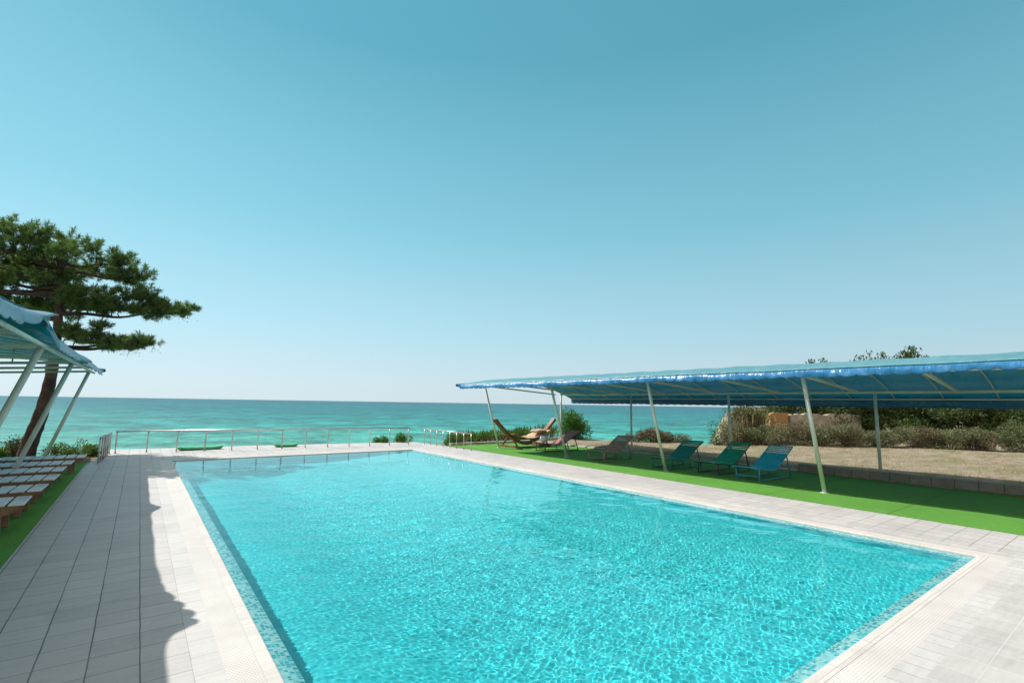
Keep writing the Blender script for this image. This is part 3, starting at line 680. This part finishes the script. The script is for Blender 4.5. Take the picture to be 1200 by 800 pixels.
def pine():
    root = empty('pine_tree', (-2.5, 19.9, -.45)); O = np.array([-2.5, 19.9, -.45]); tag(root, 'tall pine with a leaning reddish trunk beside the blue white canopy', 'tree')
    trunk = [(-2.52, 19.9, -.5), (-2.42, 19.9, .4), (-2.27, 19.9, 1.2), (-2.17, 19.9, 2.2), (-2.16, 19.95, 3.2), (-2.2, 20.0, 4.4), (-2.3, 20.1, 5.6), (-2.5, 20.2, 6.4)]
    mb = MB(); T = smooth3(trunk, 6); k = len(T)
    mb.tube([Vector(p) - Vector(O) for p in T], [(.225 - .17 * (i / (k - 1)) ** .9) * (1 + .05 * math.sin(i * 2.3)) + (.06 if i < 3 else 0) for i in range(k)], 14)
    mb.build('trunk', M['bark'], root, True)
    # foliage pads: (x, y, z, rx, ry, rz)
    pads = []
    def pad(x, z, rx=.5, rz=.26, y=20.0, ry=None): pads.append((x, y, z, rx, ry or rx * 1.2, rz))
    # tops
    for x, z in [(-3.7, 6.55), (-3.3, 6.55), (-2.75, 6.45), (-2.15, 6.50), (-1.6, 6.30), (-1.05, 6.25), (-.8, 6.15), (-.35, 5.75)]: pad(x, z, .42, .30, 20 + random.uniform(-.5, .5))
    for x, z in [(-3.9, 6.0), (-3.3, 5.95), (-2.7, 5.95), (-2.1, 5.9), (-1.5, 5.85), (-1.0, 5.75), (-.6, 5.55), (-2.4, 6.2), (-3.0, 6.25)]: pad(x, z, .5, .28, 19.9 + random.uniform(-1.2, .9), .75)
    for x, z in [(-3.9, 5.3), (-3.45, 5.15), (-3.0, 5.35), (-2.6, 5.2), (-4.2, 5.5), (-2.2, 5.3), (-3.8, 4.9)]: pad(x, z, .42, .22, 20.3 + random.uniform(-.6, 1.0))
    # middle limb reaching over the terrace
    for x, z in [(-1.95, 4.75), (-1.5, 4.95), (-1.1, 4.8), (-.65, 4.9), (-.25, 4.85), (.1, 4.7), (.45, 4.75), (.85, 4.7), (1.0, 4.72), (-.1, 5.05), (.2, 4.55), (-1.3, 4.6)]: pad(x, z, .36, .22, 19.8 + random.uniform(-.6, .4))
    # low limb
    for x, z in [(-1.75, 3.75), (-1.35, 3.6), (-.95, 3.55), (-.5, 3.5), (-.15, 3.55), (.1, 3.52), (-1.2, 3.85), (-.75, 3.4)]: pad(x, z, .30, .17, 19.8 + random.uniform(-.5, .4))
    for x, z in [(-1.9, 4.5), (-1.55, 4.45), (-1.15, 4.42), (-.75, 4.5), (-.35, 4.45), (.05, 4.42), (.4, 4.5), (-.95, 4.65)]: pad(x, z, .34, .17, 19.7 + random.uniform(-.4, .3))
    for x, z in [(-1.7, 3.45), (-1.3, 3.38), (-.9, 3.3), (-.5, 3.3), (-.2, 3.38), (-1.9, 3.6)]: pad(x, z, .28, .13, 19.7 + random.uniform(-.4, .3))
    # the side out of the picture and the back
    for i in range(34):
        a = random.uniform(.35 * PI, 1.75 * PI); rr = random.uniform(.7, 3.0); z = random.uniform(4.2, 6.3)
        pads.append((-2.9 + math.cos(a) * rr if math.cos(a) < 0 else -2.9 + math.cos(a) * rr * .5, 20.6 + abs(math.sin(a)) * rr * .9, z, .55, .6, .28))
    C, D, Ln, Wd = [], [], [], []; dc, dd = [], []
    br = MB(); Tn = [Vector(p) for p in T]; Ov = Vector(O)
    # main limbs: up to six pads share one crooked limb off the trunk
    todo = sorted(pads, key=lambda p: (round(p[2] / .7), math.atan2(p[1] - 20, p[0] + 2.3) // .8, math.hypot(p[0] + 2.3, p[1] - 20))); limb_pts = []
    groups = {}
    for p in todo: groups.setdefault((round(p[2] / .7), math.atan2(p[1] - 20, p[0] + 2.3) // .8), []).append(p)
    for g in groups.values():
        far = g[-1]; e = Vector((far[0], far[1], far[2] - .08)); s = min(Tn, key=lambda q: abs(q.z - (e.z - .28))); mid = [s]
        for q in (.3, .6, .85): mid.append(s.lerp(e, q) + Vector((random.uniform(-.12, .12), random.uniform(-.15, .15), random.uniform(-.14, .10))))
        path = smooth3(mid + [e], 4); dist = (e - s).length; k = len(path)
        br.tube([p - Ov for p in path], [max(.012, .062 * min(1, dist / 2) * (1 - t / (k + 2))) for t in range(k)], 6); limb_pts += path
    for (x, y, z, rx, ry, rz) in pads:
        e = Vector((x, y, z - .05)); s = min(limb_pts, key=lambda q: (q - e).length); mid = s.lerp(e, .5) + Vector((random.uniform(-.06, .06), random.uniform(-.06, .06), -.05))
        br.tube([s - Ov, mid - Ov, e - Ov], [.02, .015, .01], 5)
        nt_ = int(22 * (rx / .42) ** 1.6) + 5
        for q in range(nt_):
            d = rdir(1)[0]; rad = random.random() ** .4; tp = np.array([x + d[0] * rx * rad, y + d[1] * ry * rad, z + d[2] * rz * rad])
            br.tube([Vector((x, y, z - .08)) - Vector(O), Vector(tp) - Vector(O)], .006, 3, False)
            ax = d * .8 + np.array([0, 0, .75]); ax /= np.linalg.norm(ax)
            nn = 60; off = RNG.uniform(-.13, .05, nn); nd = rdir(nn) * .75 + ax * .75
            C.append(tp + ax * off[:, None]); D.append(nd); Ln.append(RNG.uniform(.10, .185, nn)); Wd.append(np.full(nn, .016))
        if random.random() < .5:
            tp = np.array([x + random.uniform(-.3, .3), y, z - rz * 1.0]); nn = 24; dc.append(tp + RNG.normal(0, .1, (nn, 3))); dd.append(rdir(nn, -.2))
    br.build('branches', M['bark'], root, True)
    V = leaf_quads(np.concatenate(C) - O, np.concatenate(D), np.concatenate(Ln), np.concatenate(Wd)); np_mesh('crown', V, M['needle'], root)
    dc = np.concatenate(dc) - O; V = leaf_quads(dc, np.concatenate(dd), RNG.uniform(.08, .15, len(dc)), np.full(len(dc), .011)); np_mesh('dead_needles', V, M['dry_needle'], root)
def smooth3(p, n):
    P_ = [Vector(q) for q in p]; P_ = [P_[0] * 2 - P_[1]] + P_ + [P_[-1] * 2 - P_[-2]]; out = []
    for i in range(1, len(P_) - 2):
        for k in range(n):
            t = k / n; a, b, c, d = P_[i - 1:i + 3]
            out.append(.5 * ((2 * b) + (c - a) * t + (2 * a - 5 * b + 4 * c - d) * t * t + (3 * b - a - 3 * c + d) * t ** 3))
    out.append(P_[-2]); return out
pine()

def shrub(name, label, cat, loc, r, n, leaf, lm, group=None, lumps=7, up=.25, twigs=14, second=None, stem=None, dens=1.0):
    """uneven bush: several leaf clumps on twigs"""
    root = empty(name, loc); tag(root, label, cat, group)
    rx, ry, rz = r; C, D = [], []; C2, D2 = [], []; tw = MB()
    for k in range(lumps):
        a = random.uniform(0, 2 * PI); q = random.random() ** .6 * .72; c = np.array([math.cos(a) * rx * q, math.sin(a) * ry * q, rz * random.uniform(.25, .78)])
        s = np.array([rx, ry, rz]) * random.uniform(.30, .48); m = n // lumps
        d = rdir(m); rad = RNG.random((m, 1)) ** .45; p = c + d * rad * s; p[:, 2] = np.maximum(p[:, 2], .03)
        t = d * .7 + rdir(m) * .7 + np.array([0, 0, up])
        if second and random.random() < .38: C2.append(p); D2.append(t)
        else: C.append(p); D.append(t)
        for j in range(max(1, twigs // lumps)):
            e = c + rdir(1)[0] * s * .9; b = (random.uniform(-.15, .15) * rx, random.uniform(-.15, .15) * ry, -.05)
            tw.tube([b, tuple(np.array(b) * .4 + e * .6 + RNG.normal(0, .05, 3)), tuple(e)], [.014, .009, .004], 4, False)
    for nm, cc, dd_, mt in (('leaves', C, D, lm), ('leaves', C2, D2, second)):
        if cc:
            cc = np.concatenate(cc); dd_ = np.concatenate(dd_); l = RNG.uniform(.6, 1.25, len(cc)) * leaf[0]
            np_mesh('foliage', leaf_quads(cc, dd_, l, l * leaf[1], .12), mt, root)
    tw.build('twigs', stem or M['twig'], root)
    return root
def blades(name, label, cat, loc, n, h, spread, lm, base_mat, group=None):
    """tuft of upright blades, dry at the foot"""
    root = empty(name, loc); tag(root, label, cat, group)
    c = np.c_[RNG.normal(0, spread, n), RNG.normal(0, spread * .8, n), np.zeros(n)]; d = rdir(n) * .42 + np.array([0, 0, 1.0]); l = RNG.uniform(.5, 1.0, n) * h
    np_mesh('foliage', leaf_quads(c + d * .35 * h, d + RNG.normal(0, .2, d.shape), l * .75, np.full(n, .05), .12), lm, root)
    c2 = np.c_[RNG.normal(0, spread * 1.05, n), RNG.normal(0, spread * .9, n), np.zeros(n)]
    np_mesh('stems', leaf_quads(c2, rdir(n) * .22 + np.array([0, 0, 1.0]), RNG.uniform(.6, 1.0, n) * h * .85, np.full(n, .03), 0), base_mat, root)
    return root
lz = lambda x, y: float(land_z(x, y))
# seaward fringe behind the hammock
for i in range(9):
    x = 11.1 + i * .58 + random.uniform(-.1, .1); y = 18.25 + random.uniform(-.2, .25)
    blades('reed_clump', 'green bladed clump with dry straw stems in the fringe behind the hammock', 'plant', (x, y, lz(x, y)), 120, .66 + random.uniform(-.08, .08), .27, M['leaf'], M['reed_stem'], 'bladed clumps fringing the terrace behind the hammock')
shrub('oleander_bush', 'leafy dark green bush behind the maroon lounger at the terrace edge', 'bush', (16.9, 17.5, .05), (.9, .8, 1.2), 4200, (.17, .26), M['leaf'], None, 12, .45, 24)
# small plants beyond the deck edge
for (x, y, s, lab) in [(8.35, 20.15, .34, 'small green plant beyond the railing, first of two near its open end'), (9.25, 20.0, .40, 'small wide green plant beyond the railing at its open end'), (10.3, 17.9, .42, 'low green plant between the bright railing and the turf kerb')]:
    shrub('shore_plant', lab, 'plant', (x, y, -.22 if y > 19 else -.12), (s * 1.2, s, s * 1.35), 1100, (.11, .25), M['leaf'], None, 5, .4, 8)
for (x, y, s, lab) in [(-3.35, 20.5, .5, 'green bush at the picture edge behind the sunbeds, beyond the pine trunk'), (-2.85, 21.2, .6, 'brownish green bush just behind the pine trunk'), (-1.65, 19.6, .55, 'rounded yellow green bush between the pine trunk and the short railing'), (-1.15, 20.3, .34, 'smallest yellow green bush close to the short railing')]:
    shrub('shore_bush', lab, 'bush', (x, y, -.30), (s, s, s * 1.25), 2200, (.10, .28), M['leaf_light'], None, 6, .3, 12, second=M['scrub_brown'] if 'brownish' in lab else None)
# dry scrub along the terrace edge between hammock and yucca
for i in range(9):
    t = i / 8; x = 17.9 + 2.7 * t; y = 14.5 - 2.9 * t + random.uniform(-.3, .3)
    shrub('dry_scrub', 'low brown dry scrub clump on the bluff edge behind the loungers', 'shrub', (x, y, lz(x, y) - .03), (.62, .55, .40 + .22 * random.random()), 2600, (.065, .4), M['scrub_brown'], 'dry scrub along the bluff edge', 6, .3, 16, second=M['scrub'])
# bush with pale yucca head, left of the clay wall
shrub('dry_shrub', 'big brown dry shrub with green top beside the orange clay wall', 'shrub', (23.6, 12.5, .05), (1.3, 1.2, 1.8), 12000, (.085, .36), M['scrub_brown'], None, 18, .2, 40, second=M['scrub_green'])
blades('yucca_plant', 'pale green spiky plant rising out of the big brown shrub', 'plant', (23.9, 12.45, .75), 260, 1.0, .42, M['leaf_light'], M['straw'])
shrub('green_shrub', 'small bright green shrub at the bluff edge beside a rear canopy post', 'shrub', (19.9, 11.9, .02), (.35, .35, .95), 300, (.12, .3), M['leaf'], None, 5, .4, 8)
# hedge row of grey scrub across the dry grass
hx = [(20.6, 11.6), (21.7, 10.9), (22.8, 10.2), (23.9, 9.5), (24.9, 8.7), (25.8, 7.8), (26.7, 6.9), (27.5, 5.9), (28.2, 4.9), (28.9, 3.8), (29.6, 2.7), (30.2, 1.5), (30.8, .2)]
tall = {9: 'tallest and greenest clump of the grey scrub hedge', 10: 'broad green brown clump of the grey scrub hedge at the picture edge'}
for i, (x, y) in enumerate(hx):
    lab = tall.get(i, 'grey olive scrub clump in the hedge row beyond the dry grass')
    h = .86 + random.uniform(-.1, .15) + (.22 if i in tall else 0)
    shrub('scrub_bush', lab, 'shrub', (x + random.uniform(-.2, .2), y + random.uniform(-.2, .2), lz(x, y) - .05), (1.15, .95, h), 12000, (.062, .42), M['scrub_green'] if i in tall else M['scrub'], 'grey scrub hedge beyond the dry grass', 11, .25, 30, second=M['scrub_green'] if i % 2 else M['scrub_brown'])
# walls at the far side
def ruin(name, lab, a, b, h, th, mt, seed):
    r_ = random.Random(seed); a = Vector(a); b = Vector(b); d = (b - a); L = d.length; d.normalize(); nrm = Vector((-d.y, d.x, 0)); n = max(8, int(L / .22)); rows = []
    for s in (0, 1): pass
    front, back_ = [], []
    for i in range(n + 1):
        p = a + d * L * i / n; hh = h * (1 + r_.choice((-.06, -.02, 0, 0, .02))); col = []
        for k in range(7): col.append(p + nrm * (-th / 2 + r_.uniform(-.03, .03)) + Vector((0, 0, -.2 + (hh + .2) * k / 6)))
        col.append(p + nrm * (th / 2) + Vector((0, 0, hh * .97))); col.append(p + nrm * (th / 2) + Vector((0, 0, -.2))); rows.append(col)
    mb = MB(); mb.grid(rows); mb.add(rows[0], [tuple(range(9))]); mb.add(rows[-1], [tuple(reversed(range(9)))]); return tag(mb.build(name, mt), lab, 'wall')
ruin('clay_wall', 'crumbling orange clay wall beside the big brown shrub', (29.55, 14.35, 0), (30.45, 13.75, 0), 1.42, .5, M['clay'], 2)
ruin('stone_wall', 'pale rubble stone wall next to the orange clay wall behind the scrub hedge', (30.5, 13.6, 0), (33.9, 11.2, 0), 1.4, .5, M['rubble'], 4)

def far_tree(x, y, h, w, lab, n=9000, name='coastal_tree'):
    root = empty(name, (x, y, lz(x, y))); tag(root, lab, 'tree', 'trees beyond the scrub hedge')
    tk = MB()
    for k in range(3):
        a = k * 2.1 + random.random(); e = (math.cos(a) * w * .4, math.sin(a) * w * .4, h * .75); tk.tube(smooth3([(0.1 * math.cos(a), .1 * math.sin(a), -.1), (math.cos(a) * w * .15, math.sin(a) * w * .15, h * .35), e], 4), [.14 * (1 - t / 10) for t in range(9)], 7)
    tk.build('trunk', M['twig'], root, True)
    C, D = [], []; lumps = 26
    for k in range(lumps):
        a = random.uniform(0, 2 * PI); zz = random.uniform(.1, .80); q = math.sqrt(max(0, 1 - (zz - .4) ** 2 / .42)) * random.random() ** .5 * .8
        c = np.array([math.cos(a) * w * q, math.sin(a) * w * q, h * zz]); s = np.array([w * .33, w * .33, h * .13]) * random.uniform(.7, 1.25); m = n // lumps
        d = rdir(m); C.append(c + d * RNG.random((m, 1)) ** .5 * s); D.append(d * .5 + rdir(m) * .6 + np.array([0, 0, .5]))
    for k in range(16):   # feathery top sprays
        a = random.uniform(0, 2 * PI); q = random.random() * .75; c = np.array([math.cos(a) * w * q, math.sin(a) * w * q, h * (random.uniform(.80, .96) - .12 * q)]); m = 60
        C.append(c + np.c_[RNG.normal(0, .13, m), RNG.normal(0, .13, m), RNG.uniform(-.45, .35, m)]); D.append(rdir(m) * .4 + np.array([0, 0, 1.0]))
    C = np.concatenate(C); D = np.concatenate(D); C[:, 2] = np.maximum(C[:, 2], .1); l = RNG.uniform(.10, .24, len(C))
    np_mesh('crown', leaf_quads(C, D, l, l * .38, .1), M['tree_leaf'], root)
def polar(px_dir, d): return px_dir[0] * d, px_dir[1] * d
for (dx, dy, d, h, w, lab) in [(.934, .357, 38, 4.75, 1.5, 'slim green tree whose tip just clears the canopy above a leaning post'), (.957, .29, 40, 5.2, 2.1, 'broad green tree topping the canopy beside the tallest one'), (.970, .243, 39, 5.45, 1.9, 'tallest green tree rising above the middle of the blue canopy'),
                               (.984, .18, 38, 3.6, 2.9, 'dark tree under the canopy edge towards the picture side'), (.92, .392, 37, 3.4, 2.3, 'low dark tree nearest the orange clay wall'), (.991, .135, 40, 3.1, 2.6, 'low dark tree seen last under the canopy at the picture edge'), (.947, .321, 36.5, 2.9, 2.2, 'low bushy tree under the canopy, first on the seaward side of the rear post gap'), (.963, .268, 37, 3.0, 2.4, 'low bushy dark tree straight behind a vertical rear post'), (.978, .21, 37, 3.2, 2.4, 'low bushy dark tree behind the middle of the scrub hedge')]:
    far_tree(dx * d, dy * d, h, w, lab)
# straw tufts in the dry grass
C = np.c_[RNG.uniform(14.7, 30, 16000), RNG.uniform(-4, 16, 16000)]
C = C[(C[:, 1] < edge_y(C[:, 0]) - .8) & (C[:, 1] < 16.5 - (C[:, 0] - 14.7) * .3)]
C = C[fnoise(C[:, 0], C[:, 1], 1.3, 9) > -.5]
Cz = np.c_[C, land_z(C[:, 0], C[:, 1])]; d = rdir(len(C)) * .8 + np.array([0, 0, .8])
tag(np_mesh('dry_grass', leaf_quads(Cz, d, RNG.uniform(.04, .13, len(C)), np.full(len(C), .008)), M['straw']), 'short dry straw coloured grass between the block wall and the hedge', 'grass', kind='stuff')

# ------------------------------------------------------------------ camera and render settings
cam = bpy.data.cameras.new('camera'); co = bpy.data.objects.new('camera', cam); COL.objects.link(co)
cam.sensor_width = 36; cam.lens = 36 * 577 / 1200; cam.clip_end = 100000; cam.clip_start = .05
R = Matrix(((.79956568, -.08753618, -.59416508), (-.60037728, -.0908828, -.79453599), (.01555126, .99200692, -.1252215)))
m4 = R.to_4x4(); m4.translation = (0, 0, 1.7); co.matrix_world = m4
S.camera = co
S.render.engine = 'CYCLES'
S.view_settings.view_transform = 'Standard'; S.view_settings.look = 'None'; S.view_settings.gamma = 1; S.view_settings.use_curve_mapping = False
S.view_settings.exposure = 0.42
c = S.cycles; c.use_denoising = True; c.denoiser = 'OPENIMAGEDENOISE'; c.max_bounces = 10; c.transmission_bounces = 6; c.diffuse_bounces = 4; c.glossy_bounces = 4; c.transparent_max_bounces = 8
c.caustics_refractive = True; c.caustics_reflective = False; c.sample_clamp_indirect = 6; c.blur_glossy = .3
c.use_adaptive_sampling = True; c.adaptive_threshold = .01
